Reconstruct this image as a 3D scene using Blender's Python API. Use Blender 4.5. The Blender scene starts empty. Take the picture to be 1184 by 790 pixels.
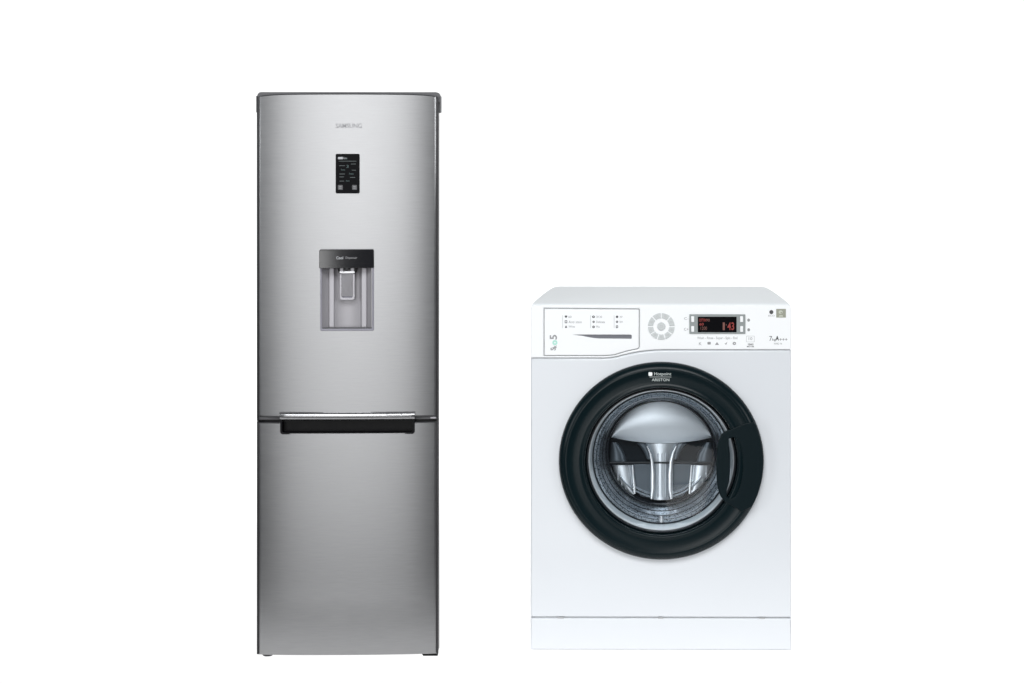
import bpy, bmesh, math
from mathutils import Vector

scene = bpy.context.scene
C = scene.collection
R = math.radians

# ----------------------------------------------------------------- layout
FOC = 2440.3                    # focal length in photo pixels (photo is 1184 wide)
CAM_Z = 1.2375
SW = 480.0                      # photo pixels per metre on the washer's front plane
DW = FOC / SW
SF = 604.0 / CAM_Z              # same for the fridge's front plane
DF = FOC / SF
VPX, VPY = 725.0, 158.0         # where the lens axis meets the picture

def Fp(px, py):                 # photo pixel -> fridge-local x, z
    return ((px - 401.0) / SF, (762.0 - py) / SF)

def Wp(px, py):                 # photo pixel -> washer-local x, z
    return ((px - 764.0) / SW, (752.0 - py) / SW)

# ----------------------------------------------------------------- materials
def new_mat(name):
    m = bpy.data.materials.new(name)
    m.use_nodes = True
    nt = m.node_tree
    b = nt.nodes['Principled BSDF']
    return m, nt, b

def plain(name, col, rough=0.4, metal=0.0, coat=0.0, var=0.03, vscale=60.0, bump=0.0, spec=0.5):
    m, nt, b = new_mat(name)
    tc = nt.nodes.new('ShaderNodeTexCoord')
    n = nt.nodes.new('ShaderNodeTexNoise')
    n.inputs['Scale'].default_value = vscale
    n.inputs['Detail'].default_value = 4
    nt.links.new(tc.outputs['Object'], n.inputs['Vector'])
    mr = nt.nodes.new('ShaderNodeMapRange')
    mr.inputs['To Min'].default_value = max(0.02, rough * (1 - 3 * var))
    mr.inputs['To Max'].default_value = min(1, rough * (1 + 3 * var))
    nt.links.new(n.outputs['Fac'], mr.inputs['Value'])
    nt.links.new(mr.outputs['Result'], b.inputs['Roughness'])
    mx = nt.nodes.new('ShaderNodeMix'); mx.data_type = 'RGBA'
    mx.inputs['A'].default_value = (*[c * (1 - var) for c in col], 1)
    mx.inputs['B'].default_value = (*[min(1, c * (1 + var)) for c in col], 1)
    nt.links.new(n.outputs['Fac'], mx.inputs['Factor'])
    nt.links.new(mx.outputs['Result'], b.inputs['Base Color'])
    b.inputs['Metallic'].default_value = metal
    b.inputs['Coat Weight'].default_value = coat
    b.inputs['Coat Roughness'].default_value = 0.08
    b.inputs['Specular IOR Level'].default_value = spec
    if bump:
        bp = nt.nodes.new('ShaderNodeBump')
        bp.inputs['Strength'].default_value = bump
        bp.inputs['Distance'].default_value = 0.001
        nt.links.new(n.outputs['Fac'], bp.inputs['Height'])
        nt.links.new(bp.outputs['Normal'], b.inputs['Normal'])
    return m

def brushed(name, col, rough, aniso=0.6):
    m, nt, b = new_mat(name)
    tc = nt.nodes.new('ShaderNodeTexCoord')
    def streak(sx, sz, detail):
        mp = nt.nodes.new('ShaderNodeMapping')
        mp.inputs['Scale'].default_value = (sx, 1.0, sz)
        nt.links.new(tc.outputs['Object'], mp.inputs['Vector'])
        n = nt.nodes.new('ShaderNodeTexNoise')
        n.inputs['Scale'].default_value = 1.0
        n.inputs['Detail'].default_value = detail
        n.inputs['Roughness'].default_value = 0.65
        nt.links.new(mp.outputs['Vector'], n.inputs['Vector'])
        return n
    fine = streak(22.0, 420.0, 5)
    broad = streak(9.0, 90.0, 3)
    add = nt.nodes.new('ShaderNodeMath'); add.operation = 'MULTIPLY_ADD'
    add.inputs[1].default_value = 0.75
    nt.links.new(fine.outputs['Fac'], add.inputs[0])
    m2 = nt.nodes.new('ShaderNodeMath'); m2.operation = 'MULTIPLY'; m2.inputs[1].default_value = 0.25
    nt.links.new(broad.outputs['Fac'], m2.inputs[0])
    nt.links.new(m2.outputs[0], add.inputs[2])
    ramp = nt.nodes.new('ShaderNodeMapRange')
    ramp.inputs['From Min'].default_value = 0.30
    ramp.inputs['From Max'].default_value = 0.70
    ramp.inputs['To Min'].default_value = rough - 0.03
    ramp.inputs['To Max'].default_value = rough + 0.03
    nt.links.new(add.outputs[0], ramp.inputs['Value'])
    nt.links.new(ramp.outputs['Result'], b.inputs['Roughness'])
    mx = nt.nodes.new('ShaderNodeMix'); mx.data_type = 'RGBA'
    mr = nt.nodes.new('ShaderNodeMapRange')
    mr.inputs['From Min'].default_value = 0.30
    mr.inputs['From Max'].default_value = 0.70
    nt.links.new(add.outputs[0], mr.inputs['Value'])
    nt.links.new(mr.outputs['Result'], mx.inputs['Factor'])
    mx.inputs['A'].default_value = (*[c * 0.94 for c in col], 1)
    mx.inputs['B'].default_value = (*[c * 1.06 for c in col], 1)
    nt.links.new(mx.outputs['Result'], b.inputs['Base Color'])
    b.inputs['Metallic'].default_value = 1.0
    b.inputs['Anisotropic'].default_value = aniso
    tg = nt.nodes.new('ShaderNodeTangent'); tg.direction_type = 'RADIAL'; tg.axis = 'Z'
    nt.links.new(tg.outputs['Tangent'], b.inputs['Tangent'])
    bp = nt.nodes.new('ShaderNodeBump')
    bp.inputs['Strength'].default_value = 0.03
    bp.inputs['Distance'].default_value = 0.0006
    nt.links.new(add.outputs[0], bp.inputs['Height'])
    nt.links.new(bp.outputs['Normal'], b.inputs['Normal'])
    return m

def glow(name, col, strength, base=(0.05, 0.01, 0.01)):
    m, nt, b = new_mat(name)
    b.inputs['Base Color'].default_value = (*base, 1)
    b.inputs['Emission Color'].default_value = (*col, 1)
    b.inputs['Emission Strength'].default_value = strength
    n = nt.nodes.new('ShaderNodeTexNoise'); n.inputs['Scale'].default_value = 300
    nt.links.new(n.outputs['Fac'], b.inputs['Roughness'])
    return m

def clear_glass(name, tint=(0.93, 0.96, 0.98), rough=0.03, k=1.0):
    m, nt, b = new_mat(name)
    nt.nodes.remove(b)
    out = nt.nodes['Material Output']
    tr = nt.nodes.new('ShaderNodeBsdfTransparent'); tr.inputs['Color'].default_value = (*tint, 1)
    gl = nt.nodes.new('ShaderNodeBsdfGlossy'); gl.inputs['Roughness'].default_value = rough
    fr = nt.nodes.new('ShaderNodeFresnel'); fr.inputs['IOR'].default_value = 1.5
    mu = nt.nodes.new('ShaderNodeMath'); mu.operation = 'MULTIPLY'; mu.inputs[1].default_value = k
    nt.links.new(fr.outputs[0], mu.inputs[0])
    mx = nt.nodes.new('ShaderNodeMixShader')
    nt.links.new(mu.outputs[0], mx.inputs[0])
    nt.links.new(tr.outputs[0], mx.inputs[1]); nt.links.new(gl.outputs[0], mx.inputs[2])
    nt.links.new(mx.outputs[0], out.inputs['Surface'])
    return m

def perforated(name, col, dark, scale, rough=0.3, metal=0.8):
    m, nt, b = new_mat(name)
    tc = nt.nodes.new('ShaderNodeTexCoord')
    v = nt.nodes.new('ShaderNodeTexVoronoi'); v.inputs['Scale'].default_value = scale
    v.inputs['Randomness'].default_value = 0.75
    nt.links.new(tc.outputs['Object'], v.inputs['Vector'])
    r = nt.nodes.new('ShaderNodeValToRGB')
    r.color_ramp.elements[0].position = 0.25; r.color_ramp.elements[0].color = (*dark, 1)
    r.color_ramp.elements[1].position = 0.45; r.color_ramp.elements[1].color = (*col, 1)
    nt.links.new(v.outputs['Distance'], r.inputs['Fac'])
    nt.links.new(r.outputs['Color'], b.inputs['Base Color'])
    b.inputs['Metallic'].default_value = metal
    b.inputs['Roughness'].default_value = rough
    return m

def backlit(name):
    m, nt, b = new_mat(name)
    nt.nodes.remove(b)
    out = nt.nodes['Material Output']
    t = nt.nodes.new('ShaderNodeBsdfTranslucent'); t.inputs['Color'].default_value = (0.9, 0.9, 0.9, 1)
    d = nt.nodes.new('ShaderNodeBsdfDiffuse'); d.inputs['Color'].default_value = (0.75, 0.75, 0.75, 1)
    n = nt.nodes.new('ShaderNodeTexNoise'); n.inputs['Scale'].default_value = 400
    mr = nt.nodes.new('ShaderNodeMapRange'); mr.inputs['To Min'].default_value = 0.10; mr.inputs['To Max'].default_value = 0.14
    nt.links.new(n.outputs['Fac'], mr.inputs['Value'])
    mx = nt.nodes.new('ShaderNodeMixShader')
    nt.links.new(mr.outputs['Result'], mx.inputs[0])
    nt.links.new(t.outputs[0], mx.inputs[1]); nt.links.new(d.outputs[0], mx.inputs[2])
    nt.links.new(mx.outputs[0], out.inputs['Surface'])
    return m

M = {
    'steel': brushed('brushed_steel', (0.295, 0.297, 0.303), 0.32, 0.25),
    'darkgrey': plain('dark_grey_plastic', (0.022, 0.022, 0.024), 0.45, spec=0.25),
    'midgrey': plain('grey_plastic', (0.11, 0.11, 0.115), 0.45, spec=0.3),
    'black': plain('black_plastic', (0.004, 0.004, 0.005), 0.4, spec=0.15),
    'gloss_black': plain('gloss_black', (0.006, 0.006, 0.008), 0.06, coat=0.6),
    'screen': plain('screen_black', (0.004, 0.004, 0.005), 0.25, spec=0.03),
    'cover': plain('cover_black', (0.005, 0.005, 0.007), 0.07, coat=0.5),
    'chrome': brushed('polished_strip', (0.36, 0.36, 0.37), 0.27, 0.2),
    'silver': plain('satin_silver', (0.36, 0.35, 0.37), 0.42, metal=0.3),
    'silver_dark': plain('satin_silver_dark', (0.25, 0.245, 0.285), 0.45, metal=0.3),
    'silver_light': plain('satin_silver_light', (0.45, 0.44, 0.465), 0.45, metal=0.25),
    'white_bar': plain('white_polish', (0.9, 0.9, 0.92), 0.2),
    'print_grey': plain('grey_print', (0.30, 0.30, 0.31), 0.5),
    'print_light': plain('pale_print', (0.42, 0.43, 0.45), 0.5),
    'print_dim': plain('dim_print', (0.10, 0.12, 0.12), 0.5),
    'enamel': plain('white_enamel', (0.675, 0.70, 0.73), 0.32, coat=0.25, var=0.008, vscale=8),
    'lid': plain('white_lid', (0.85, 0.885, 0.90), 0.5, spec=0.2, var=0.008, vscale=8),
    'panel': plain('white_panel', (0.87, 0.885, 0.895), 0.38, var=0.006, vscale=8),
    'seam': plain('seam_shadow_rubber', (0.42, 0.425, 0.43), 0.7),
    'ring': plain('blue_black_plastic', (0.0022, 0.0082, 0.0105), 0.26, var=0.012, spec=0.18),
    'handle': plain('blue_black_handle', (0.0026, 0.0082, 0.0105), 0.36, var=0.012, spec=0.12),
    'rubber': plain('dark_rubber', (0.012, 0.015, 0.019), 0.42),
    'rim': plain('glass_rim', (0.56, 0.62, 0.66), 0.22, coat=0.5),
    'drumwall': perforated('drum_wall', (0.36, 0.405, 0.45), (0.05, 0.065, 0.08), 220),
    'drumsteel': plain('drum_steel', (0.80, 0.84, 0.88), 0.36, metal=0.9),
    'dome': plain('dome_reflection_steel', (0.90, 0.94, 0.98), 0.46, metal=0.8, var=0.02),  # pale tone stands in for the bright reflection in the door bowl
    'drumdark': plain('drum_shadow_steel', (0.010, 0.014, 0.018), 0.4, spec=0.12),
    'drummid': plain('reflection_mid_steel', (0.11, 0.13, 0.15), 0.35, metal=0.6),  # duller tone of the reflections between the bright streaks
    'streak': plain('reflection_steel', (0.93, 0.95, 0.97), 0.30, metal=1.0),  # near-white tone stands in for lamp reflections in the drum
    'button': plain('grey_button', (0.55, 0.58, 0.58), 0.45),
    'bezel': plain('grey_bezel', (0.26, 0.285, 0.285), 0.4),
    'ink': plain('dark_ink', (0.07, 0.07, 0.075), 0.6),
    'ink_mid': plain('mid_ink', (0.28, 0.285, 0.29), 0.6),
    'ink_pale': plain('pale_ink', (0.50, 0.51, 0.515), 0.6),
    'teal': plain('teal_ink', (0.42, 0.74, 0.64), 0.6),
    'slot': plain('slot_grey', (0.15, 0.155, 0.175), 0.5),
    'olive': plain('olive_sticker', (0.30, 0.31, 0.25), 0.6, var=0.12, vscale=250),
    'olive_pale': plain('olive_pale', (0.52, 0.54, 0.46), 0.6),
    'ring_print': plain('ring_print', (0.45, 0.50, 0.49), 0.5),
    'ring_white': plain('ring_white', (0.85, 0.88, 0.88), 0.5),
    'red': glow('red_segments', (0.80, 0.07, 0.05), 0.28),
    'red_pale': glow('pale_segments', (0.60, 0.27, 0.20), 0.22),
    'teal_led': glow('display_led', (0.25, 0.42, 0.42), 0.22, (0.01, 0.02, 0.02)),
    'glass': clear_glass('door_glass', k=0.35),
    'sheet': backlit('backlit_sheet'),
    'studio': plain('studio_floor', (0.10, 0.10, 0.10), 0.7),
}

# ----------------------------------------------------------------- mesh helpers
def link(name, me, mat, parent=None, smooth=35):
    o = bpy.data.objects.new(name, me)
    C.objects.link(o)
    me.materials.clear()
    me.materials.append(mat)
    if smooth:
        me.shade_smooth()
        me.set_sharp_from_angle(angle=R(smooth))
    if parent is not None:
        o.parent = parent
    return o

def from_bm(name, bm, mat, parent=None, smooth=35):
    bmesh.ops.recalc_face_normals(bm, faces=bm.faces)
    me = bpy.data.meshes.new(name)
    bm.to_mesh(me); bm.free()
    return link(name, me, mat, parent, smooth)

def curve_mesh(cu):
    o = bpy.data.objects.new('tmp', cu)
    C.objects.link(o)
    dg = bpy.context.evaluated_depsgraph_get()
    dg.update()
    me = bpy.data.meshes.new_from_object(o.evaluated_get(dg))
    bpy.data.objects.remove(o)
    bpy.data.curves.remove(cu)
    return me

def area2(l):
    return sum(l[i][0] * l[(i + 1) % len(l)][1] - l[(i + 1) % len(l)][0] * l[i][1] for i in range(len(l)))

def plate_mesh(loops, y, t, bevel=0.0, res=2):
    """flat plate in the xz plane; loops[0] outline, the rest holes; front face at y"""
    cu = bpy.data.curves.new('tmp', 'CURVE')
    cu.dimensions = '2D'; cu.fill_mode = 'BOTH'
    bevel = min(bevel, t * 0.49)
    cu.extrude = t / 2 - bevel
    cu.bevel_depth = bevel; cu.bevel_resolution = res
    cu.offset = -bevel
    for i, l in enumerate(loops):
        l = list(l)
        if (area2(l) > 0) != (i == 0):
            l.reverse()
        sp = cu.splines.new('POLY')
        sp.points.add(len(l) - 1)
        for p, (x, z) in zip(sp.points, l):
            p.co = (x, z, 0, 1)
        sp.use_cyclic_u = True
    me = curve_mesh(cu)
    for v in me.vertices:
        x, cy, cz = v.co
        v.co = (x, y + t / 2 - cz, cy)
    return me

def plate(name, loops, y, t, bevel, mat, parent, res=2, smooth=35):
    return link(name, plate_mesh(loops, y, t, bevel, res), mat, parent, smooth)

def rrect(x0, z0, x1, z1, r, n=5):
    if x0 > x1: x0, x1 = x1, x0
    if z0 > z1: z0, z1 = z1, z0
    rs = r if isinstance(r, (list, tuple)) else [r] * 4      # bl, br, tr, tl
    pts = []
    for (cx, cz, a0, rr) in ((x0, z0, 180, rs[0]), (x1, z0, 270, rs[1]), (x1, z1, 0, rs[2]), (x0, z1, 90, rs[3])):
        sx = 1 if cx == x0 else -1; sz = 1 if cz == z0 else -1
        if rr <= 0:
            pts.append((cx, cz)); continue
        for k in range(n + 1):
            a = R(a0 + 90 * k / n)
            pts.append((cx + sx * rr + rr * math.cos(a), cz + sz * rr + rr * math.sin(a)))
    return pts

def prect(P, x0, y0, x1, y1, r=0.0, n=5):
    """rounded rectangle given in photo pixels"""
    s = SF if P is Fp else SW
    a, b = P(x0, y1), P(x1, y0)
    rs = [q / s for q in r] if isinstance(r, (list, tuple)) else r / s
    return rrect(a[0], a[1], b[0], b[1], rs, n)

def ppoly(P, pts):
    return [P(*p) for p in pts]

def ellipse(cx, cz, rx, rz, n=96):
    return [(cx + rx * math.cos(2 * math.pi * k / n), cz + rz * math.sin(2 * math.pi * k / n)) for k in range(n)]

def add_box(bm, x0, x1, y0, y1, z0, z1, bevel=0.0, seg=2):
    r = bmesh.ops.create_cube(bm, size=1.0)
    for v in r['verts']:
        v.co = Vector(((x0 + x1) / 2 + v.co.x * (x1 - x0), (y0 + y1) / 2 + v.co.y * (y1 - y0), (z0 + z1) / 2 + v.co.z * (z1 - z0)))
    if bevel:
        es = list({e for v in r['verts'] for e in v.link_edges})
        bmesh.ops.bevel(bm, geom=es, offset=bevel, segments=seg, profile=0.5, affect='EDGES')

def pbox(name, P, x0, y0, x1, y1, ya, yb, mat, parent, bevel=0.0, seg=2):
    a, b = P(x0, y1), P(x1, y0)
    bm = bmesh.new()
    add_box(bm, a[0], b[0], ya, yb, a[1], b[1], bevel, seg)
    return from_bm(name, bm, mat, parent)

def lathe(name, prof, cx, cz, sx, sz, mat, parent, n=128, a0=0.0, a1=360.0, smooth=50, cap=False):
    """profile of (radius in photo pixels, y in millimetres), turned about the y axis"""
    bm = bmesh.new()
    full = abs(a1 - a0) >= 359.9
    cols = n if full else n + 1
    rings = []
    for (r, y) in prof:
        row = []
        for k in range(cols):
            a = R(a0 + (a1 - a0) * k / n)
            row.append(bm.verts.new((cx + r * sx * math.cos(a), y / 1000.0, cz + r * sz * math.sin(a))))
        rings.append(row)
    for i in range(len(prof) - 1):
        for k in range(n):
            j = (k + 1) % cols
            bm.faces.new((rings[i][k], rings[i][j], rings[i + 1][j], rings[i + 1][k]))
    if cap:
        bm.faces.new(rings[-1])
    bmesh.ops.remove_doubles(bm, verts=bm.verts, dist=1e-6)
    return from_bm(name, bm, mat, parent, smooth)

def text_mesh(body, P, rect, y, bold=0.0, turn=False, ext=0.0003, yfun=None, font_shear=0.0):
    cu = bpy.data.curves.new('tmp', 'FONT')
    cu.body = body; cu.size = 1.0
    cu.offset = bold; cu.extrude = 0.01; cu.shear = font_shear
    cu.resolution_u = 3
    me = curve_mesh(cu)
    co = [(v.co.x, v.co.y, v.co.z) for v in me.vertices]
    if turn:                                    # reads from the bottom up
        co = [(-b, a, c) for a, b, c in co]
    xs = [c[0] for c in co]; ys = [c[1] for c in co]
    x0, x1, y0, y1 = min(xs), max(xs), min(ys), max(ys)
    a, b = P(rect[0], rect[3]), P(rect[2], rect[1])
    for v, c in zip(me.vertices, co):
        x = a[0] + (c[0] - x0) / (x1 - x0) * (b[0] - a[0])
        z = a[1] + (c[1] - y0) / (y1 - y0) * (b[1] - a[1])
        yy = y + (yfun(x) if yfun else 0)
        v.co = (x, yy - (c[2] / 0.01) * ext / 2 - ext / 2, z)
    return me

def join_meshes(meshes):
    bm = bmesh.new()
    for me in meshes:
        bm.from_mesh(me)
    me = bpy.data.meshes.new('marks')
    bm.to_mesh(me); bm.free()
    for m in meshes:
        bpy.data.meshes.remove(m)
    return me

def letters(name, items, mat, parent):
    o = None
    for me in items:                            # one object per word or symbol
        o = link(name, me, mat, parent, 0)
    return o

def mark(loops, y):                             # a printed patch 0.3 mm proud
    return plate_mesh(loops, y - 0.0003, 0.0003, 0.0)

def thing(name, label, cat, loc, rz=0.0):
    o = bpy.data.objects.new(name, None)
    C.objects.link(o)
    o.location = loc; o.rotation_euler = (0, 0, rz)
    o.empty_display_size = 0.1
    o['label'] = label; o['category'] = cat
    return o

# ================================================================= FRIDGE FREEZER
fr = thing('fridge_freezer', 'tall brushed steel fridge freezer with black control display and water dispenser',
           'fridge', ((401.0 - VPX) / SF, DF, 0), R(1.5))
BUL = 0.013
HW = (504.8 - 298.2) / 2 / SF                   # half width of the steel skins
XC = (504.8 + 298.2) / 2
xc = Fp(XC, 0)[0]
def dy(x):                                      # bulge of the door fronts
    u = (x - xc) / HW
    return 0.0072 * u * u + 0.0038 * u ** 6

def steel_door(name, top, bot, holes, arch_top, depth=0.062):
    rad = 0.0010
    xs = set()
    n = 56
    for k in range(n + 1):
        xs.add(round(-(HW - rad) + 2 * (HW - rad) * k / n + xc, 6))
    for h in holes:
        for px in (h[0], h[2]):
            xs.add(round(Fp(px, 0)[0], 6))
    xs = sorted(xs)
    ye = dy(xs[0])
    cols = []
    for k in range(7, 0, -1):                   # rolled left edge
        a = R(90 * k / 7)
        cols.append((xs[0] - rad * math.sin(a), ye + rad * (1 - math.cos(a)) + 0.0001 * k))
    cols += [(x, dy(x)) for x in xs]
    ye2 = dy(xs[-1])
    for k in range(1, 8):
        a = R(90 * k / 7)
        cols.append((xs[-1] + rad * math.sin(a), ye2 + rad * (1 - math.cos(a)) + 0.0001 * k))
    cols = [(cols[0][0], depth)] + cols + [(cols[-1][0], depth)]
    rows = {Fp(0, top)[1], Fp(0, bot)[1]}
    for h in holes:
        for py in (h[1], h[3]):
            if bot > py > top: rows.add(Fp(0, py)[1])
    rows = sorted(rows)
    # soft top and bottom edges
    bm = bmesh.new()
    grid = []
    e = 0.0022
    seq = [(rows[0], e), (rows[0] + e, 0.0)] + [(z, 0.0) for z in rows[1:-1]] + [(rows[-1] - e, 0.0), (rows[-1], e)]
    for i, (z, back) in enumerate(seq):
        row = []
        for (x, y) in cols:
            zz = z
            if i >= len(seq) - 2 and arch_top:
                u = (x - xc) / HW
                zz = z - arch_top / SF * (0.25 * u * u + 0.75 * u ** 8)
            row.append(bm.verts.new((x, min(depth, y + back), zz)))
        grid.append(row)
    hx = [(Fp(h[0], 0)[0] - 1e-5, Fp(h[2], 0)[0] + 1e-5, Fp(0, h[3])[1] - 1e-5, Fp(0, h[1])[1] + 1e-5) for h in holes]
    for i in range(len(seq) - 1):
        for k in range(len(cols) - 1):
            mx = (cols[k][0] + cols[k + 1][0]) / 2
            mz = (seq[i][0] + seq[i + 1][0]) / 2
            if any(a < mx < b and c < mz < d for a, b, c, d in hx):
                continue
            bm.faces.new((grid[i][k], grid[i][k + 1], grid[i + 1][k + 1], grid[i + 1][k]))
    for row in (grid[0], grid[-1]):             # returns to the back
        back = [bm.verts.new((v.co.x, depth, v.co.z)) for v in row]
        for k in range(len(row) - 1):
            mx = (row[k].co.x + row[k + 1].co.x) / 2
            if row is grid[-1] and any(a < mx < b and d > seq[-1][0] for a, b, c, d in hx):
                continue
            bm.faces.new((row[k], row[k + 1], back[k + 1], back[k]))
    return from_bm(name, bm, M['steel'], fr, 40)

# --- cabinet behind the doors (sides draw in slightly towards the back)
def taper_box(name, x0, x1, y0, y1, z0, z1, inset, mat, parent, bevel=0.004, rot=None, seg=3):
    bm = bmesh.new()
    add_box(bm, x0, x1, y0, y1, z0, z1)
    ym = (y0 + y1) / 2
    il, ir = inset if isinstance(inset, tuple) else (inset, inset)
    for v in bm.verts:
        if v.co.y > ym:
            v.co.x += il if v.co.x < (x0 + x1) / 2 else -ir
    bmesh.ops.bevel(bm, geom=list(bm.edges), offset=bevel, segments=seg, profile=0.5, affect='EDGES')
    return from_bm(name, bm, mat, parent)

xl, xr = Fp(297.5, 0)[0], Fp(505.5, 0)[0]
taper_box('cabinet', xl + 0.006, xr - 0.006, 0.066, 0.43, Fp(0, 757.5)[1], Fp(0, 108)[1], 0.030, M['darkgrey'], fr)

# --- upper door
DISP = (372.5, 296, 429.5, 379.5)
fd = steel_door('fridge_door', 108.4, 482.0, [DISP], 3.0)
cap = plate('top_cap', [prect(Fp, 296.6, 106.4, 507.6, 118, (0, 0, 4.5, 4.5), 6)], 0.0165, 0.046, 0.0015, M['midgrey'], fd)
for x0, x1 in ((296.7, 298.9), (503.8, 506.0)):
    pbox('edge_trim', Fp, x0, 112, x1, 487.0, 0.0080, 0.062, M['darkgrey'], fd, 0.001)
# strip that closes the bottom of the upper door
bm = bmesh.new()
a, b = Fp(298.2, 486.2), Fp(505.0, 481.6)
add_box(bm, a[0], b[0], 0.0150, 0.060, a[1], b[1], 0.0012)
from_bm('bottom_cap', bm, M['midgrey'], fd)
pbox('hinge_pin', Fp, 497, 483.6, 505.4, 485.6, 0.0125, 0.03, M['silver'], fd, 0.0008)
letters('lettering', [text_mesh('SAMSUNG', Fp, (388.2, 142.9, 418.3, 148.2), -0.0002, bold=0.018, yfun=dy)], M['print_grey'], fd)

# --- control display
cd = plate('control_display', [prect(Fp, 388.2, 178.0, 415.8, 223.8, 1.6)], -0.0025, 0.006, 0.0008, M['screen'], fr)
yd = -0.0025
it = [text_mesh('Fridge', Fp, (398, 182.5, 402, 184.6), yd),
      text_mesh('3', Fp, (400.6, 190.8, 403.2, 194.2), yd),
      text_mesh('Power', Fp, (394.6, 195.4, 399.4, 197.3), yd),
      text_mesh('Freezer', Fp, (403.8, 199.9, 409.2, 202.0), yd),
      text_mesh('Alarm', Fp, (399.9, 208.3, 404.4, 210.0), yd)]
letters('display_reading', it, M['teal_led'], cd)
letters('lettering', [mark([prect(Fp, 391.0, 181.6, 396.6, 184.2, 0.5)], yd),
                      text_mesh('Eco', Fp, (397.2, 182.0, 400.8, 184.0), yd)], M['print_light'], cd).name = 'display_title'
it = []
for (x0, x1, yy) in ((392.5, 399.0, 191.4), (406, 411.5, 189.5), (392.6, 399, 201.0), (392.6, 398, 204.4), (405, 411, 205.0),
                     (392.6, 398, 209.2), (407, 411.5, 196.6), (391.8, 412, 186.2)):
    it.append(mark([prect(Fp, x0, yy, x1, yy + 0.55)], yd))
letters('display_symbols', it, M['print_dim'], cd)
for x in (390.9, 407.2):
    b_ = plate('touch_button', [prect(Fp, x, 214.0, x + 5.6, 219.6, 1.0)], yd - 0.0006, 0.0012, 0.0003, M['midgrey'], cd)
    letters('button_mark', [mark([prect(Fp, x + 1.4, 215.6, x + 4.2, 216.3)], yd - 0.0006), mark([prect(Fp, x + 1.4, 217.4, x + 4.2, 218.0)], yd - 0.0006)], M['print_grey'], cd)

# --- water dispenser
wd = plate('water_dispenser', [prect(Fp, 370.4, 288.6, 432.2, 382.6, 1.8), prect(Fp, 372.4, 309.6, 430.2, 380.2, 1.2)],
           -0.0022, 0.007, 0.0010, M['silver_dark'], fr)
# the niche: a shallow bay, walls drawn as a profile along x, swept up
prof = [(372.3, -1), (373.2, 3), (375.5, 10), (378.4, 17), (379.4, 18.5), (385.6, 19.2), (386.6, 21.5), (389, 23.5), (401.3, 24.3),
        (413.6, 23.5), (416, 21.5), (417, 19.2), (423.2, 18.5), (424.2, 17), (427.1, 10), (429.4, 3), (430.3, -1)]
bm = bmesh.new()
z0, z1 = Fp(0, 380.4)[1], Fp(0, 296)[1]
low = [bm.verts.new((Fp(px, 0)[0], y / 1000, z0)) for px, y in prof]
mid = [bm.verts.new((Fp(px, 0)[0], y / 1000, z0 + 0.004)) for px, y in prof]
top = [bm.verts.new((Fp(px, 0)[0], y / 1000, z1)) for px, y in prof]
for k in range(len(prof) - 1):
    bm.faces.new((mid[k], mid[k + 1], top[k + 1], top[k]))
    bm.faces.new((low[k], low[k + 1], mid[k + 1], mid[k]))
bm.faces.new(low); bm.faces.new(top)
from_bm('niche', bm, M['silver'], wd, 28)
for x in (379.6, 417.2):
    plate('niche_highlight', [prect(Fp, x, 310, x + 6.0, 379.4, 0.8)], 0.0150, 0.006, 0.0018, M['silver_light'], wd)  # bright bands of the curved niche walls, put into paler plates
plate('dispenser_cover', [prect(Fp, 370.0, 288.0, 432.4, 309.8, (0.3, 0.3, 2.2, 2.2))], -0.0042, 0.008, 0.0012, M['cover'], wd)
xcov = Fp(432.4, 0)[0]
def tilt(x):                                    # the cover curves away towards the right
    t = (x - xcov) / 0.128 + 1
    return ((0.060 * t + 0.035 * t * t) - 0.095) * 0.128
cov = [o for o in wd.children if o.name.startswith('dispenser_cover')][0]
for v in cov.data.vertices:
    if v.co.y < 0.0005: v.co.y += tilt(v.co.x)
letters('lettering', [text_mesh('Cool', Fp, (389.4, 296.2, 397.4, 299.6), -0.0042, bold=0.02, yfun=tilt)], M['print_light'], wd)
letters('lettering', [text_mesh('Dispenser', Fp, (400.2, 296.6, 413.6, 299.8), -0.0042, yfun=tilt)], M['print_grey'], wd)
letters('symbol_mark', [mark([prect(Fp, 421.5, 305.2, 424.0, 308)], -0.0042), mark([prect(Fp, 425.4, 305.2, 428.8, 308)], -0.0042)], M['print_dim'], wd)
plate('nozzle_housing', [ppoly(Fp, [(389.6, 309), (413.0, 309), (411.8, 314.5), (409.6, 317.2), (408.6, 312.0), (394.2, 312.0), (392.8, 317.2), (390.8, 314.5)])],
      0.0025, 0.018, 0.0008, M['black'], wd)
for x in (393.0, 405.4):
    pbox('nozzle_post', Fp, x, 309.4, x + 4.0, 314.6, 0.0010, 0.012, M['silver_light'], wd, 0.001)
pbox('nozzle_tip', Fp, 399.6, 308.8, 402.4, 313.0, 0.0014, 0.010, M['midgrey'], wd, 0.0012)
pbox('nozzle_bar', Fp, 392.6, 313.9, 410.0, 316.0, -0.0005, 0.010, M['white_bar'], wd, 0.0008)
plate('dispenser_paddle', [prect(Fp, 392.4, 316.4, 409.8, 347.4, (2.8, 2.8, 0.8, 0.8)), prect(Fp, 394.8, 316.6, 407.4, 344.8, (2.0, 2.0, 0.1, 0.1))],
      0.0055, 0.010, 0.0012, M['silver_light'], wd)
plate('paddle_face', [prect(Fp, 394.6, 316.2, 407.6, 345.0, (2.0, 2.0, 0.1, 0.1))], 0.0085, 0.004, 0.0006, M['silver_dark'], wd)
pbox('drip_ledge', Fp, 372.0, 379.0, 430.6, 380.6, -0.0012, 0.02, M['midgrey'], wd, 0.0006)

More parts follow.
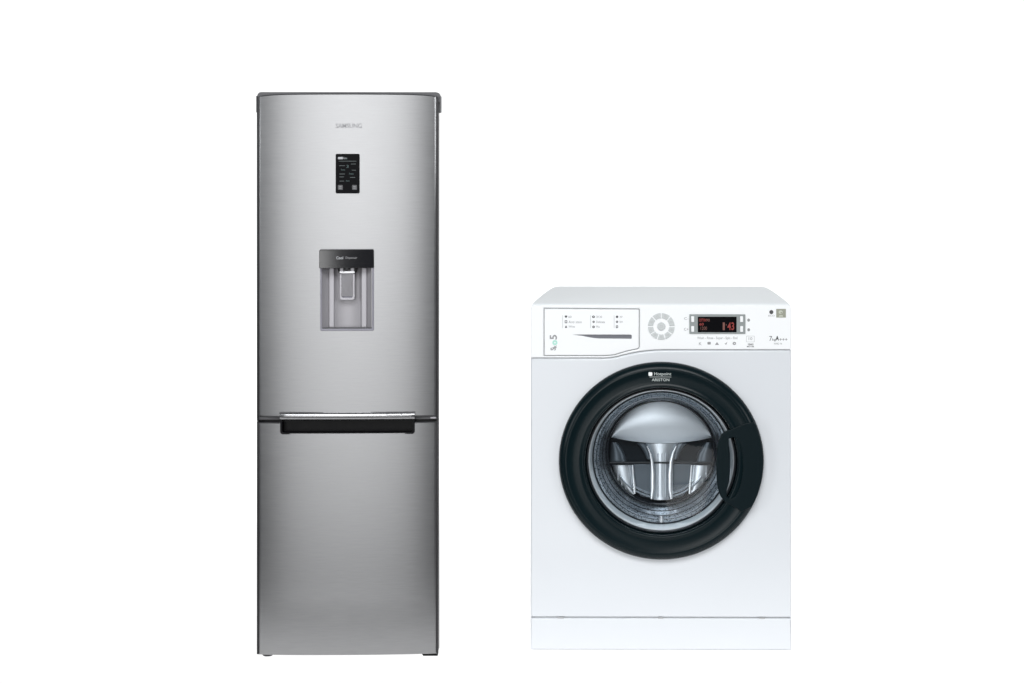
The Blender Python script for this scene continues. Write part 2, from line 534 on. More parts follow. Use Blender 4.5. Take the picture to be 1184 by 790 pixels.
# --- door grip strip under the upper door
g = bmesh.new()
gp = [(-0.0015, 477.2), (-0.0052, 478.4), (-0.0066, 480.4), (-0.0060, 482.4), (-0.0036, 484.6), (0.0020, 486.2), (0.02, 486.4), (0.02, 477.0)]
xa, xb = Fp(323.8, 0)[0], Fp(479.2, 0)[0]
cols = []
for k in range(41):
    x = xa + (xb - xa) * k / 40
    e = 0.0 if 0 < k < 40 else 0.0012
    cols.append([g.verts.new((x, y + dy(x) * 0.85 + e, Fp(0, py)[1])) for y, py in gp])
for k in range(40):
    for j in range(len(gp)):
        j2 = (j + 1) % len(gp)
        g.faces.new((cols[k][j], cols[k + 1][j], cols[k + 1][j2], cols[k][j2]))
g.faces.new(cols[0]); g.faces.new(cols[-1])
hs = from_bm('handle_strip', g, M['chrome'], fr, 45)
g = bmesh.new()
add_box(g, Fp(323.2, 0)[0], Fp(479.8, 0)[0], 0.0005, 0.03, Fp(0, 479)[1], Fp(0, 476.4)[1], 0.0006)
from_bm('strip_edge', g, M['midgrey'], hs)
letters('lettering', [text_mesh('Digital Inverter Technology', Fp, (447.0, 478.7, 476.0, 482.6), -0.0071, yfun=lambda x: dy(x) * 0.85)],
        M['print_grey'], hs)

# --- lower door with the grip pocket
PK = (325.0, 486.0, 478.6, 501.4)
zd = steel_door('freezer_door', 488.9, 757.8, [PK], 0.0)
for x0, x1 in ((296.7, 298.9), (503.8, 506.0)):
    pbox('edge_trim', Fp, x0, 487.4, x1, 757.0, 0.0080, 0.062, M['darkgrey'], zd, 0.001)
me = plate_mesh([prect(Fp, 323.9, 484.6, 479.3, 502.4, (3.2, 3.2, 0.5, 0.5)), prect(Fp, 326.2, 485.6, 477.0, 500.6, (2.4, 2.4, 0.2, 0.2))], 0.0, 0.006, 0.0007)
me2 = plate_mesh([prect(Fp, 324.6, 485.0, 478.8, 502.0, (2.6, 2.6, 0.5, 0.5))], 0.034, 0.004, 0.0)
bm = bmesh.new()
for (x0, y0, x1, y1) in ((324.4, 485.2, 326.2, 502.0), (477.0, 485.2, 478.8, 502.0), (326.2, 500.6, 477.0, 502.0)):
    a, b = Fp(x0, y1), Fp(x1, y0)
    add_box(bm, a[0], b[0], 0.004, 0.0345, a[1], b[1])
me3 = bpy.data.meshes.new('w'); bm.to_mesh(me3); bm.free()
pm = join_meshes([me, me2, me3])
for v in pm.vertices:
    v.co.y += dy(v.co.x) - 0.0012
link('handle_pocket', pm, M['black'], zd)
a, b = Fp(298.6, 489.4), Fp(504.6, 485.6)
bm = bmesh.new(); add_box(bm, a[0], b[0], 0.024, 0.062, a[1], b[1])
from_bm('door_gasket', bm, M['black'], zd)
pbox('hinge_cover', Fp, 298.4, 484.6, 303.2, 488.4, 0.0165, 0.04, M['black'], fr, 0.001)
for x0, x1, m in ((294.6, 299.0, 'black'), (504.2, 508.3, 'midgrey')):
    pbox('hinge_cover', Fp, x0, 110.6, x1, 130.4, 0.026, 0.075, M[m], fr, 0.0022, 3)

# --- feet
ft = lathe('foot', [(0.1, -2), (6.2, -2), (6.6, 0), (6.6, 3.0), (5.2, 5.4), (0.1, 5.4)], 0, 0, 1 / SF, 1 / SF, M['darkgrey'], fr, 40)
for v in ft.data.vertices:
    x, y, z = v.co
    v.co = (x, z, max(0.0, 0.0062 - y * 1.0) * 1.22)
ft.location = (Fp(307.6, 0)[0], 0.035, 0)
bm = bmesh.new()
a, b = Fp(485.4, 762.0), Fp(505.4, 757.2)
add_box(bm, a[0], b[0], 0.022, 0.05, 0.0, b[1], 0.002)
for v in bm.verts:
    if v.co.x < a[0] + 0.004 and v.co.z < 0.004: v.co.x += 0.005
from_bm('foot', bm, M['black'], fr)
for x in (xl + 0.05, xr - 0.05):
    bm = bmesh.new(); add_box(bm, x - 0.018, x + 0.018, 0.37, 0.41, 0, 0.012, 0.002)
    from_bm('rear_foot', bm, M['black'], fr)

# ================================================================= WASHING MACHINE
wm = thing('washing_machine', 'white front loading washing machine with round black porthole door and red lit display',
           'washing machine', ((764.0 - VPX) / SW, DW, 0), R(-0.5))
DEP = 0.50
L_, R_ = Wp(613.4, 0)[0], Wp(914.8, 0)[0]
CX, CZ = Wp(764.6, 532.4)
EL = 114.2 / 118.4
# cabinet shell: left, right, back and inner walls as a box open at the front
bm = bmesh.new()
add_box(bm, L_ + 0.0015, R_ - 0.0015, 0.022, DEP - 0.004, 0.004, Wp(0, 357)[1])
for v in bm.verts:
    if v.co.y > 0.3:
        v.co.x += 0.033 if v.co.x < 0 else -0.0315
bmesh.ops.delete(bm, geom=[f for f in bm.faces if abs(f.normal.y + 1) < 0.1], context='FACES_ONLY')
from_bm('cabinet', bm, M['enamel'], wm)
# worktop: a slightly crowned slab
bm = bmesh.new()
zt, zb = Wp(0, 351.6)[1], Wp(0, 357)[1]
NY = 24
rows = []
for k in range(NY + 1):
    t = k / NY
    y = 0.006 + (DEP - 0.006) * t
    z = zt + 0.0075 * (1 - (1 - min(1, t / 0.85)) ** 2) - 0.0008 * max(0, t - 0.85) / 0.15
    if k == 0: z -= 0.0016
    r = 0.009 * (1 - math.sqrt(max(0, 1 - max(0, (t - 0.94) / 0.06) ** 2)))
    xa, xb = L_ + 0.0010 + 0.033 * t + r, R_ - 0.0014 - 0.0315 * t - r
    e = 0.006
    rows.append([(xa, y, zb), (xa, y, z - 0.004), (xa + e * 0.3, y, z - 0.0012), (xa + e, y, z), (xb - e, y, z), (xb - e * 0.3, y, z - 0.0012), (xb, y, z - 0.004), (xb, y, zb)])
rows.insert(0, [(x, 0.0045, min(z, zt - 0.004)) for x, y, z in rows[0]])
vs = [[bm.verts.new(p) for p in row] for row in rows]
for k in range(len(vs) - 1):
    for i in range(8):
        bm.faces.new((vs[k][i], vs[k][(i + 1) % 8], vs[k + 1][(i + 1) % 8], vs[k + 1][i]))
bm.faces.new(vs[0]); bm.faces.new(vs[-1])
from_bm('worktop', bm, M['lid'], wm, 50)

seam = [(613.4, 413.9), (700, 413.9), (706, 413.5), (713, 412.3), (721, 410.3), (729, 408.4), (737, 406.9), (746, 405.6), (756, 404.7), (768, 404.3), (914.8, 404.2)]
G = 1.0                                          # seam width, photo pixels
# front panel, with the round opening
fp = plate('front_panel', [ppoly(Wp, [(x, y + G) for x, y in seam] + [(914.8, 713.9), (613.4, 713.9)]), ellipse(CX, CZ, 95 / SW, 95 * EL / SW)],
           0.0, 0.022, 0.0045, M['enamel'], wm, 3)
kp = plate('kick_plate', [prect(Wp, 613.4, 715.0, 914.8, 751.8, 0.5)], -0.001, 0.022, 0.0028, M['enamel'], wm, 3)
for x, w in ((648.5, 7), (764, 6), (881, 7)):
    pbox('latch_notch', Wp, x - w / 2, 714.0, x + w / 2, 715.3, -0.0012, 0.006, M['seam'], kp)
# dark backing behind the seams (a frame round the door opening)
plate('seam_backing', [prect(Wp, 616, 356, 912, 750), ellipse(CX, CZ, 97 / SW, 97 * EL / SW)], 0.0045, 0.008, 0.0, M['seam'], wm)

# control panel with an opening for the drawer
dr = [(629.0, 356.8), (738.6, 357.6), (739.2, 358.4), (739.2, 401.0), (738.4, 402.8), (736.6, 403.8), (731, 404.9), (724, 406.4), (717, 408.6), (711, 410.4), (705, 411.2), (698, 411.5), (629.0, 411.5)]
def grow(pts, d):
    cx = sum(p[0] for p in pts) / len(pts); cy = sum(p[1] for p in pts) / len(pts)
    out = []
    n = len(pts)
    for i in range(n):
        p0, p1, p2 = pts[i - 1], pts[i], pts[(i + 1) % n]
        def nrm(a, b):
            dx, dz = b[0] - a[0], b[1] - a[1]; l = math.hypot(dx, dz); return (dz / l, -dx / l)
        n1, n2 = nrm(p0, p1), nrm(p1, p2)
        bx, bz = n1[0] + n2[0], n1[1] + n2[1]
        l2 = bx * bx + bz * bz
        k = 2 * d / l2
        out.append((p1[0] + bx * k, p1[1] + bz * k))
    return out
dr_out = grow(dr, 0.55); dr_in = grow(dr, -0.65)
panel_loop = ppoly(Wp, [(613.6, 356.0), (614.6, 353.8), (617.5, 353.0), (910.8, 353.0), (913.6, 353.8), (914.8, 356.4)] + seam[::-1])
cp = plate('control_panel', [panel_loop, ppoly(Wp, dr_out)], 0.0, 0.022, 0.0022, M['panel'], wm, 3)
# drawer front
slot = [(661, 387.2), (675, 387.1), (729.6, 387.2), (730.4, 387.9), (730.4, 391.6), (729.6, 392.0), (693, 391.7), (687, 391.2), (681, 390.2), (674, 388.8)]
dd = plate('detergent_drawer', [ppoly(Wp, dr_in), ppoly(Wp, slot)], 0.0002, 0.018, 0.0009, M['panel'], wm)
plate('drawer_grip', [prect(Wp, 655, 385, 733, 394)], 0.0030, 0.001, 0.0, M['slot'], dd)
yw = 0.0002
def col_marks(bx, rows):
    its = []
    its.append(mark([prect(Wp, bx, 364.6, bx + 0.45, 379.8)], yw))
    return its
it = []
for bx in (650.2, 682.6, 709.8):
    it.append(mark([prect(Wp, bx, 364.8, bx + 0.5, 379.6)], yw))
letters('column_rule', it, M['ink_pale'], dd)
it = []
for (x, y, w, h, s) in ((654.4, 366.5, 2.8, 2.8, 'v'), (654.4, 377.9, 2.6, 3.0, '^'), (686.2, 366.5, 3.4, 2.8, 'o'), (686.4, 372.3, 2.6, 2.6, 'o'),
                        (686.3, 378.2, 3.0, 3.0, 'o'), (713.4, 366.5, 2.8, 2.8, 'd'), (713.4, 372.3, 2.6, 2.6, 'o'), (713.4, 378.0, 2.4, 3.0, 'r'), (654.4, 372.3, 2.8, 3.2, 'r')):
    cx, cz = Wp(x, y)
    if s == 'v':
        it.append(mark([ppoly(Wp, [(x - w / 2, y - h / 2), (x + w / 2, y - h / 2), (x + w / 2, y), (x, y + h / 2), (x - w / 2, y)])], yw))
    elif s == '^':
        it.append(mark([ppoly(Wp, [(x, y - h / 2), (x + w / 2, y + h / 4), (x + w / 3, y + h / 2), (x - w / 3, y + h / 2), (x - w / 2, y + h / 4)])], yw))
    elif s == 'r':
        it.append(mark([prect(Wp, x - w / 2, y - h / 2, x + w / 2, y + h / 2), prect(Wp, x - w / 2 + .6, y - h / 2 + .8, x + w / 2 - .6, y + h / 2 - .8)], yw))
    elif s == 'd':
        it.append(mark([ellipse(cx, cz, w / 2 / SW, h / 2 / SW, 20)], yw))
    else:
        it.append(mark([ellipse(cx, cz, w / 2 / SW, h / 2 / SW, 20), ellipse(cx, cz, w / 6 / SW, h / 6 / SW, 12)], yw))
letters('programme_symbol', it, M['ink'], dd)
it = [text_mesh('60', Wp, (657.2, 365.2, 660.8, 367.8), yw), text_mesh('Anti stain', Wp, (657.4, 371.0, 672.6, 373.9), yw),
      text_mesh('White', Wp, (657.4, 376.6, 664.8, 379.0), yw), text_mesh('30 20', Wp, (689.4, 365.3, 696.0, 367.7), yw),
      text_mesh('Delicate', Wp, (689.4, 371.1, 699.4, 373.7), yw), text_mesh('Mix', Wp, (689.4, 376.7, 693.6, 379.2), yw),
      text_mesh('30\'', Wp, (716.4, 365.4, 720.0, 367.5), yw), text_mesh('Spin', Wp, (716.4, 371.0, 720.0, 373.8), yw)]
letters('lettering', it, M['ink_mid'], dd)
letters('lettering', [text_mesh('S', Wp, (636.4, 402.2, 642.6, 405.4), yw, turn=True, bold=0.03), text_mesh('k', Wp, (638.8, 399.4, 643.6, 402.6), yw, turn=True, bold=0.03),
                      text_mesh('5', Wp, (635.6, 387.4, 644.0, 392.8), yw, turn=True, bold=0.02)], M['ink_mid'], dd)
letters('lettering', [text_mesh('o', Wp, (638.6, 393.4, 644.6, 399.4), yw, turn=True, bold=0.06)], M['teal'], dd)

# programme buttons: a ring of grey keys round a centre key
KX, KY = 764.6, 377.4
def key(a0, a1):
    pts = []
    g0 = 2.6
    for k in range(9):
        a = R(a0 + g0 + (a1 - a0 - 2 * g0) * k / 8); pts.append((KX + 15.4 * math.cos(a), KY - 15.4 * math.sin(a)))
    g1 = 4.2
    for k in range(8, -1, -1):
        a = R(a0 + g1 + (a1 - a0 - 2 * g1) * k / 8); pts.append((KX + 9.4 * math.cos(a), KY - 9.4 * math.sin(a)))
    return ppoly(Wp, pts)
bounds = [0, 47, 90, 133, 180, 216, 252, 288, 324, 360]
for k in range(9):
    plate('programme_button', [key(bounds[k], bounds[k + 1])], -0.0018, 0.004, 0.0007, M['button'], cp)
cz_ = Wp(KX, KY)
plate('programme_button', [ellipse(cz_[0], cz_[1], 4.7 / SW, 4.7 / SW, 32)], -0.0022, 0.004, 0.0008, M['button'], cp)
it = []
for k in range(9):
    a = R((bounds[k] + bounds[k + 1]) / 2)
    x, y = KX + 12.4 * math.cos(a), KY - 12.4 * math.sin(a)
    c_ = Wp(x, y)
    it.append(mark([ellipse(c_[0], c_[1], 1.5 / SW, 1.3 / SW, 14), ellipse(c_[0], c_[1], 0.8 / SW, 0.6 / SW, 10)], -0.0018))
it.append(mark([prect(Wp, KX - 1.6, KY - 1.4, KX + 1.6, KY + 1.4), prect(Wp, KX - 1.0, KY - 0.8, KX + 1.0, KY + 0.8)], -0.0022))
letters('button_symbol', it, M['ink_pale'], cp)

# display
du = plate('display_unit', [prect(Wp, 797.0, 363.4, 861.8, 386.0, 0.8)], -0.0022, 0.006, 0.0007, M['bezel'], wm)
plate('display_screen', [prect(Wp, 806.8, 366.2, 851.6, 384.2, 0.4)], -0.0027, 0.002, 0.0003, M['screen'], du)
for x in (800.9, 857.4):
    for y in (369.0, 380.4):
        plate('display_button', [prect(Wp, x - 1.7, y - 3.4, x + 1.7, y + 3.3, 0.7)], -0.0036, 0.003, 0.0006, M['panel'], du)
ys = -0.0028
letters('display_reading', [text_mesh('COTTON', Wp, (808.2, 368.4, 816.2, 371.8), ys, bold=0.02), text_mesh('60', Wp, (808.6, 373.2, 813.6, 376.4), ys, bold=0.02),
                            text_mesh('43', Wp, (841.0, 372.6, 848.8, 381.6), ys, bold=0.02)], M['red'], du)
letters('display_reading', [text_mesh('90', Wp, (816.4, 368.6, 820.6, 371.8), ys), text_mesh('1200', Wp, (810.0, 377.6, 817.4, 381.4), ys),
                            text_mesh('1', Wp, (835.6, 372.8, 838.0, 381.6), ys), mark([prect(Wp, 839.2, 375, 840.0, 376.2)], ys)], M['red_pale'], du)

# printing round the display
y0 = 0.0
it = [text_mesh('C-', Wp, (791.0, 367.0, 796.0, 369.8), y0), text_mesh('C+', Wp, (791.0, 379.2, 796.0, 382.4), y0)]
it += [mark([ellipse(*Wp(865.6, 370.2), 1.6 / SW, 1.8 / SW, 16)], y0), mark([ellipse(*Wp(865.6, 381.4), 1.6 / SW, 1.8 / SW, 16)], y0)]
it += [text_mesh('K', Wp, (808.2, 395.8, 811.2, 399.2), y0), mark([prect(Wp, 818.0, 395.4, 821.8, 398.4, 0.5)], y0),
       mark([ppoly(Wp, [(826.6, 398.8), (829.0, 395.6), (831.4, 398.8)])], y0), mark([ppoly(Wp, [(837.6, 397.2), (839.0, 397.2), (841.0, 395.0), (839.6, 398.8)])], y0),
       mark([ellipse(*Wp(849.0, 397.2), 2.0 / SW, 1.8 / SW, 16), ellipse(*Wp(849.3, 397.3), 0.7 / SW, 0.6 / SW, 10)], y0)]
letters('printed_symbol', it, M['ink_mid'], cp)
letters('lettering', [text_mesh('Wash - Rinse - Super - Spin - End', Wp, (806.0, 389.2, 852.6, 393.2), y0, bold=0.03)], M['ink_pale'], cp)
stk = [mark([prect(Wp, 862.8, 388.4, 872.4, 395.6, 0.5), prect(Wp, 863.2, 388.8, 872.0, 395.2, 0.5)], y0)]
letters('badge_outline', stk, M['ink_pale'], cp)
letters('lettering', [text_mesh('10', Wp, (865.6, 390.0, 869.8, 393.2), y0)], M['ink_mid'], cp)
letters('lettering', [text_mesh('YEARS', Wp, (864.4, 397.2, 871.2, 399.2), y0, bold=0.02), text_mesh('MOTOR', Wp, (863.6, 399.9, 871.8, 401.6), y0, bold=0.02)], M['ink'], cp)
letters('lettering', [text_mesh('7', Wp, (889.4, 388.6, 892.6, 394.2), y0), text_mesh('kg', Wp, (892.8, 391.2, 896.8, 394.8), y0)], M['ink'], cp)
letters('lettering', [text_mesh('A', Wp, (896.6, 388.4, 900.6, 393.6), y0, bold=0.05)], M['ink'], cp)
letters('lettering', [text_mesh('+++', Wp, (901.0, 391.2, 910.4, 393.8), y0, bold=0.02), text_mesh('WMD 74', Wp, (894.6, 396.4, 904.0, 398.6), y0)], M['ink_mid'], cp)
letters('emblem', [mark([ellipse(*Wp(891.8, 360.9), 2.3 / SW, 2.4 / SW, 24)], y0)], M['ink'], cp)
letters('lettering', [text_mesh('ECO', Wp, (888.4, 364.2, 895.6, 366.0), y0)], M['ink_mid'], cp)
st = plate('sticker', [prect(Wp, 897.4, 357.2, 908.6, 367.2, 0.3)], -0.0004, 0.0004, 0.0, M['olive'], cp)
letters('sticker_emblem', [mark([ellipse(*Wp(902.6, 360.9), 2.4 / SW, 2.1 / SW, 20), ellipse(*Wp(903.4, 361.6), 1.1 / SW, 0.9 / SW, 12)], -0.0004),
                           mark([ppoly(Wp, [(900.4, 366.2), (901.2, 364.4), (904.6, 364.4), (905.6, 366.2)])], -0.0004)], M['olive_pale'], cp)

# ---------------------------------------------------------------- porthole door
sx, sz = 1 / SW, EL / SW
ring = lathe('porthole_ring', [(93, 16), (93.0, 8), (118.2, 2), (118.4, -6), (117.9, -11), (116.4, -16), (114.2, -20), (112.2, -22.6), (110.6, -23.6), (109.4, -23.8), (108.2, -23.2), (107.2, -22.2),
                                (101, -22.0), (96, -21.6), (93.5, -22.2), (92.0, -23.6), (90.8, -24.6), (89.8, -24.4), (88.8, -22.2), (88.0, -16), (87.2, -8), (86.6, 2), (86.4, 12)],
             CX, CZ, sx, sz, M['ring'], wm, 160)
yr = -0.0226
letters('lettering', [text_mesh('Hotpoint', Wp, (756.4, 429.4, 776.0, 434.0), yr, bold=0.01), text_mesh('ARISTON', Wp, (753.6, 436.4, 773.8, 439.6), yr, bold=0.012),
                      mark([prect(Wp, 751.0, 434.5, 776.0, 435.0)], yr)], M['ring_print'], ring)
letters('emblem', [mark([prect(Wp, 749.8, 429.2, 754.2, 433.6, 1.2)], yr)], M['ring_white'], ring)
# inner lip of the door: a second black bead, and the pale glass rim
lathe('inner_bead', [(86.8, 4), (86.5, -4), (86.0, -8), (85.2, -8.5), (84.5, -6), (84.2, 2), (84.2, 14)], CX, CZ, sx, sz, M['rubber'], ring, 128)
gl = lathe('glass_rim', [(84.4, 4), (83.8, 6), (82.6, 14), (81.0, 30), (80.2, 42)], CX, CZ, sx, sz, M['rim'], wm, 128)
# bowl of the door and the drum behind it
dm = lathe('drum', [(80.2, 42), (78.6, 44), (78.8, 50), (76.2, 54), (76.4, 62), (72.5, 70), (72.9, 78), (69.4, 92), (69.6, 100), (66.4, 112), (66.6, 118), (64.0, 128)],
           CX, CZ, sx, sz, M['drumwall'], wm, 128)
lathe('drum_collar', [(64.2, 126), (64.6, 120), (63.4, 119), (62.6, 122), (62.2, 150)], CX, CZ, sx, sz, M['rubber'], dm, 128)
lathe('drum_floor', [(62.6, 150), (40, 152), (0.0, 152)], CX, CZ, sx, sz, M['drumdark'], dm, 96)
# picture position of something standing `d` metres behind the washer front
def Wd(px, py, d):
    k = (DW + d) / DW
    return ((VPX + (px - VPX) * k - 764.0) / SW, (752.0 - (VPY + (py - VPY) * k)) / SW)
def dpoly(pts, d): return [Wd(x, y, d) for x, y in pts]

# upper dome: a pale shield shaped as the bowl's bright reflection
D1 = 0.140
bm = bmesh.new()
rows = []
N, K = 40, 14
top_c = (765.0, 520.5); rr = 60.5
for j in range(K + 1):
    t = j / K
    row = []
    for i in range(N + 1):
        u = -1 + 2 * i / N
        x = top_c[0] + u * 58.8
        ytop = top_c[1] - math.sqrt(max(0, rr * rr - (u * 58.8) ** 2)) 
        ybot = 512.0 - 6.5 * u * u
        y = ytop + (ybot - ytop) * t
        if ytop > ybot: y = ybot
        hh = 0.026 * math.sin(math.pi * min(1, 0.16 + 0.72 * t)) * (1 - 0.55 * u * u)
        X, Z = Wd(x, y, D1)
        row.append(bm.verts.new((X, D1 - hh, Z)))
    rows.append(row)
for j in range(K):
    for i in range(N):
        bm.faces.new((rows[j][i], rows[j][i + 1], rows[j + 1][i + 1], rows[j + 1][i]))
bmesh.ops.remove_doubles(bm, verts=bm.verts, dist=1e-6)
# give the shield its thickness
ret = bmesh.ops.extrude_face_region(bm, geom=list(bm.faces))
for v in [e for e in ret['geom'] if isinstance(e, bmesh.types.BMVert)]:
    v.co.y += 0.006
from_bm('reflection_shield', bm, M['dome'], dm, 50)

# flared centre reflection, built as a half round column below the shield
def half_column(name, rows_px, d, bulge, mat, n=20):
    bm = bmesh.new()
    g = []
    for (y, xl_, xr_) in rows_px:
        row = []
        for i in range(n + 1):
            u = -1 + 2 * i / n
            X, Z = Wd((xl_ + xr_) / 2 + u * (xr_ - xl_) / 2, y, d)
            row.append(bm.verts.new((X, d - bulge * math.sqrt(max(0, 1 - u * u)), Z)))
        g.append(row)
    for j in range(len(g) - 1):
        for i in range(n):
            bm.faces.new((g[j][i], g[j][i + 1], g[j + 1][i + 1], g[j + 1][i]))
    for row in (g[0], g[-1]):
        bm.faces.new(row)
    return from_bm(name, bm, mat, dm, 50)
half_column('reflection_column', [(512, 743, 786), (516, 746.5, 782.5), (521, 749, 780), (527, 750.6, 778.4), (534, 751.4, 777.6), (545, 751.6, 777.4), (560, 751.8, 777.2), (577, 751.2, 778)],
            0.147, 0.016, M['drumsteel'])
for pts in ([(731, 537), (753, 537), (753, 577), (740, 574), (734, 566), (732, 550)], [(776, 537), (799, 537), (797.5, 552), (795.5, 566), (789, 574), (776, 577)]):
    plate('reflection_panel', [dpoly(pts, 0.149)], 0.149, 0.003, 0.001, M['drummid'], dm)  # dim reflection tones beside the column, built as flat pieces
for r, y in ((79.4, 43), (76.6, 57), (73.0, 74), (69.6, 96)):
    lathe('gasket_fold', [(r + 0.9, y - 2.5), (r, y - 3.2), (r - 0.9, y - 1.5), (r - 0.9, y + 2), (r + 0.9, y + 2.5)], CX, CZ, sx, sz, M['rubber'], dm, 96)
half_column('reflection_panel', [(511, 705, 713), (517, 704.4, 718), (525, 704, 722), (533.4, 704, 724)], 0.151, 0.012, M['drummid'], 16)  # grey reflection tones under the dome, built as rounded pieces
half_column('reflection_panel', [(511, 815, 823), (517, 810, 823.6), (525, 806, 824), (533.4, 804, 824)], 0.151, 0.012, M['drummid'], 16)
# fine reflections beside and on the column, built as wings and flutes
half_column('reflection_wing', [(512.5, 735, 748), (517, 740, 750), (523, 744, 751.5), (531, 747.5, 752)], 0.142, 0.004, M['drummid'], 12)
half_column('reflection_wing', [(512.5, 782, 795), (517, 780, 790), (523, 778.5, 786), (531, 778, 782.5)], 0.142, 0.004, M['drummid'], 12)
for x in (760.2, 764.6, 769.0):
    half_column('reflection_flute', [(524, x - 0.9, x + 0.9), (550, x - 1.1, x + 1.1), (575, x - 0.9, x + 0.9)], 0.1320, 0.0022, M['drumsteel'], 8)
for x, y1 in ((714, 556), (718.5, 562), (723, 567), (727, 570), (803, 570), (807, 567), (811.5, 562), (816, 556)):
    half_column('reflection_flute', [(538.5, x - 0.8, x + 0.8), (y1, x - 0.8, x + 0.8)], 0.1425, 0.0016, M['drumsteel'], 8)
# white reflection streaks on the column, built as bright ribs
half_column('reflection_streak', [(516, 746.8, 748.6), (524, 750.0, 752.6), (534, 751.6, 755.4), (548, 751.8, 757.2), (566, 752.0, 757.0), (577, 751.4, 754.6)], 0.126, 0.0012, M['streak'], 10)
half_column('reflection_streak', [(516, 780.4, 782.2), (524, 776.4, 779.0), (534, 773.6, 777.4), (548, 771.8, 777.2), (566, 772.0, 777.0), (577, 774.4, 777.6)], 0.126, 0.0012, M['streak'], 10)
# side plates standing in for the pale reflections beside the column
half_column('reflection_plate', [(537.5, 707, 731), (545, 709, 731.6), (555, 713, 732.4), (565, 721, 733.4), (571, 729, 734)], 0.150, 0.010, M['drumsteel'], 14)
half_column('reflection_plate', [(537.5, 799, 822), (545, 798.2, 820), (555, 797.4, 816), (565, 796.6, 809), (571, 796, 801)], 0.150, 0.010, M['drumsteel'], 14)
half_column('reflection_streak', [(538, 730.0, 731.8), (550, 730.4, 732.8), (562, 731.2, 734.4), (571, 731.8, 734.6)], 0.134, 0.0010, M['streak'], 8)  # bright reflection edges of the side plates, built as ribs
half_column('reflection_streak', [(538, 798.2, 800.0), (550, 797.2, 799.6), (562, 795.8, 799.0), (571, 795.6, 798.2)], 0.134, 0.0010, M['streak'], 8)
# cross seam and low concentric beads
plate('drum_seam', [dpoly([(704, 534.2), (825, 534.2), (825, 536.2), (704, 536.2)], 0.126)], 0.126, 0.004, 0.001, M['rubber'], dm)
for r, y in ((57.0, 136), (53.6, 142)):
    lathe('drum_bead', [(r + 1.2, y + 8), (r + 0.9, y + 1), (r, y - 1.5), (r - 0.9, y + 1), (r - 1.2, y + 8)], CX, CZ, sx, sz, M['drumsteel'], dm, 72, 212, 328)
# glint at the bottom of the opening, built as a bright tab
half_column('glint_tab', [(596.5, 761.6, 767.6), (603, 761.2, 768.0), (606, 761.6, 767.6)], 0.050, 0.006, M['streak'], 8)
# glass of the door: a shallow clear bowl
lathe('door_glass', [(84.0, 12), (74, 20), (56, 27), (38, 32), (20, 34.5), (0.0, 35)], CX, CZ, sx, sz, M['glass'], wm, 128)

# handle: a bridge over the right of the opening, with a finger hollow
def rp(r, a, k=EL):                             # polar on the ring, photo pixels
    return (764.6 + r * math.cos(R(a)), 532.4 - r * k * math.sin(R(a)))
outer = [rp(117.2, a) for a in range(24, -29, -3)]
hpoly = [(838.6, 497.2), (850, 492.4), (862, 487.4)] + outer + [(856.6, 590.0), (850, 585.2), (843, 581.0), (836.6, 577.4), (832.4, 571.6), (829.6, 563), (828.2, 552), (827.8, 535), (828.6, 518), (830.2, 508), (833.6, 501)]
hole = [(842.0, 506.0), (847.4, 503.6), (852.4, 505.4), (855.6, 514.0), (857.6, 526.0), (858.2, 540.0), (857.0, 552.0), (854.4, 563.0), (850.0, 571.6), (844.6, 575.4), (840.0, 572.6), (839.6, 566.0),
        (842.4, 556), (843.6, 544.0), (843.6, 530.0), (842.4, 518.0)]
dh = plate('door_handle', [ppoly(Wp, hpoly), ppoly(Wp, hole)], -0.0252, 0.012, 0.0022, M['handle'], ring, 3)

# ================================================================= STUDIO
# white backlit acrylic sheet, added for a shadowless ground, under and behind the machines
bm = bmesh.new()
prof = [(4.20, 0.0), (6.6, 0.0)]
for k in range(1, 13):
    a = R(90 * k / 12)
    prof.append((6.6 + 0.9 * math.sin(a), 0.9 * (1 - math.cos(a))))
prof.append((7.5, 4.2))
X0, X1 = -4.5, 4.5
g = [[bm.verts.new((x, y, z)) for x in (X0, X1)] for y, z in prof]
for i in range(len(g) - 1):
    bm.faces.new((g[i][0], g[i][1], g[i + 1][1], g[i + 1][0]))
bk = from_bm('backdrop', bm, M['sheet'])
bk['kind'] = 'structure'
bm = bmesh.new()
add_box(bm, -9, 9, -5, 10, -1.25, -1.20)
fl = from_bm('floor', bm, M['studio'])
fl['kind'] = 'structure'

def lamp(name, loc, target, sx_, sy_, power, col=(1, 1, 1), spread=None):
    L = bpy.data.lights.new(name, 'AREA')
    L.shape = 'RECTANGLE'; L.size = sx_; L.size_y = sy_
    L.energy = power; L.color = col
    if spread: L.spread = R(spread)
    o = bpy.data.objects.new(name, L)
    C.objects.link(o)
    o.location = loc
    d = Vector(target) - Vector(loc)
    o.rotation_euler = d.to_track_quat('-Z', 'Y').to_euler()
    return o
PI = math.pi
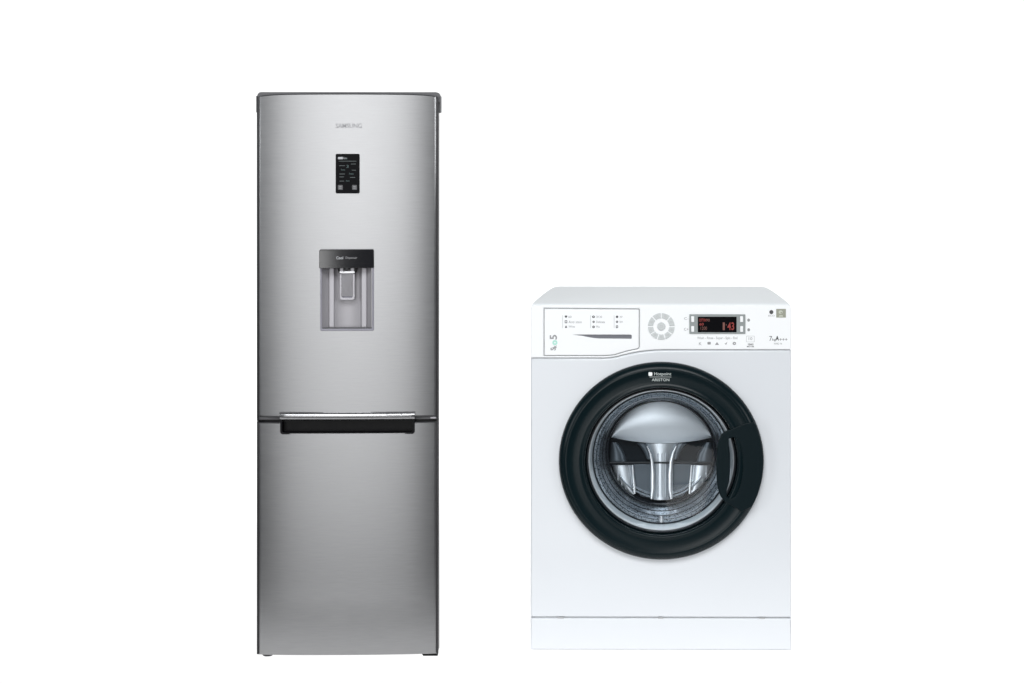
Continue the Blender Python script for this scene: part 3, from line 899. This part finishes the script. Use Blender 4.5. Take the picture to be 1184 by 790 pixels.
# unseen lamps added under and behind the sheet to turn it white
lamp('sheet_underlight', (0, 6.22, -0.15), (0, 6.22, 0), 9.6, 3.14, 9.6 * 3.14 * PI * 1.28)
lamp('sheet_curve_fill', (0, 7.75, -0.25), (0, 7.1, 0.4), 9.6, 1.2, 9.6 * 1.2 * PI * 0.9)
lamp('sheet_backlight', (0, 8.1, 2.1), (0, 7.5, 2.1), 9.4, 4.8, 9.4 * 4.8 * PI * 1.3)
# soft box that the steel doors mirror
lamp('front_softbox', (-1.05, -0.7, 1.55), (-0.8, 5, 0.9), 1.9, 2.2, 1.9 * 2.2 * PI * 4.55)
lamp('lower_door_fill', (-1.05, -0.7, -0.26), (-0.8, 5, 0.3), 1.9, 1.25, 1.9 * 1.25 * PI * 3.0)  # unseen, added to lift the lower door's reflection
# large unseen bank above and in front, added to brighten the white fronts
lamp('overhead_bank', (0.1, 0.8, 4.2), (0.0, 5.0, 0.4), 4.4, 2.0, 4.4 * 2.0 * PI * 8.6, (0.98, 0.99, 1.0))
for sgn in (-1, 1):
    lamp('side_fill', (sgn * 5.0, 1.3, 1.8), (0, 5.0, 0.6), 1.6, 2.4, 1.6 * 2.4 * PI * 5.0, (0.97, 0.985, 1.0))  # unseen fills added at both sides for the washer front

w = bpy.data.worlds.new('World')
scene.world = w
w.use_nodes = True
w.node_tree.nodes['Background'].inputs['Color'].default_value = (0.9, 0.95, 1.0, 1)
w.node_tree.nodes['Background'].inputs['Strength'].default_value = 0.12

# ================================================================= CAMERA
cam = bpy.data.cameras.new('camera')
co = bpy.data.objects.new('camera', cam)
C.objects.link(co)
co.location = (0, 0, CAM_Z)
co.rotation_euler = (R(90), 0, 0)
cam.sensor_fit = 'HORIZONTAL'
cam.sensor_width = 36.0
cam.lens = FOC / 1184.0 * 36.0
cam.shift_x = (592.0 - VPX) / 1184.0
cam.shift_y = -(395.0 - VPY) / 1184.0
cam.clip_end = 100
scene.camera = co

scene.view_settings.view_transform = 'Standard'
scene.view_settings.look = 'None'
scene.view_settings.exposure = 0.0
scene.view_settings.gamma = 1.0
scene.cycles.use_denoising = True
scene.cycles.max_bounces = 10
scene.cycles.transparent_max_bounces = 12
scene.cycles.caustics_reflective = False
scene.cycles.caustics_refractive = False
scene.cycles.sample_clamp_indirect = 4.0
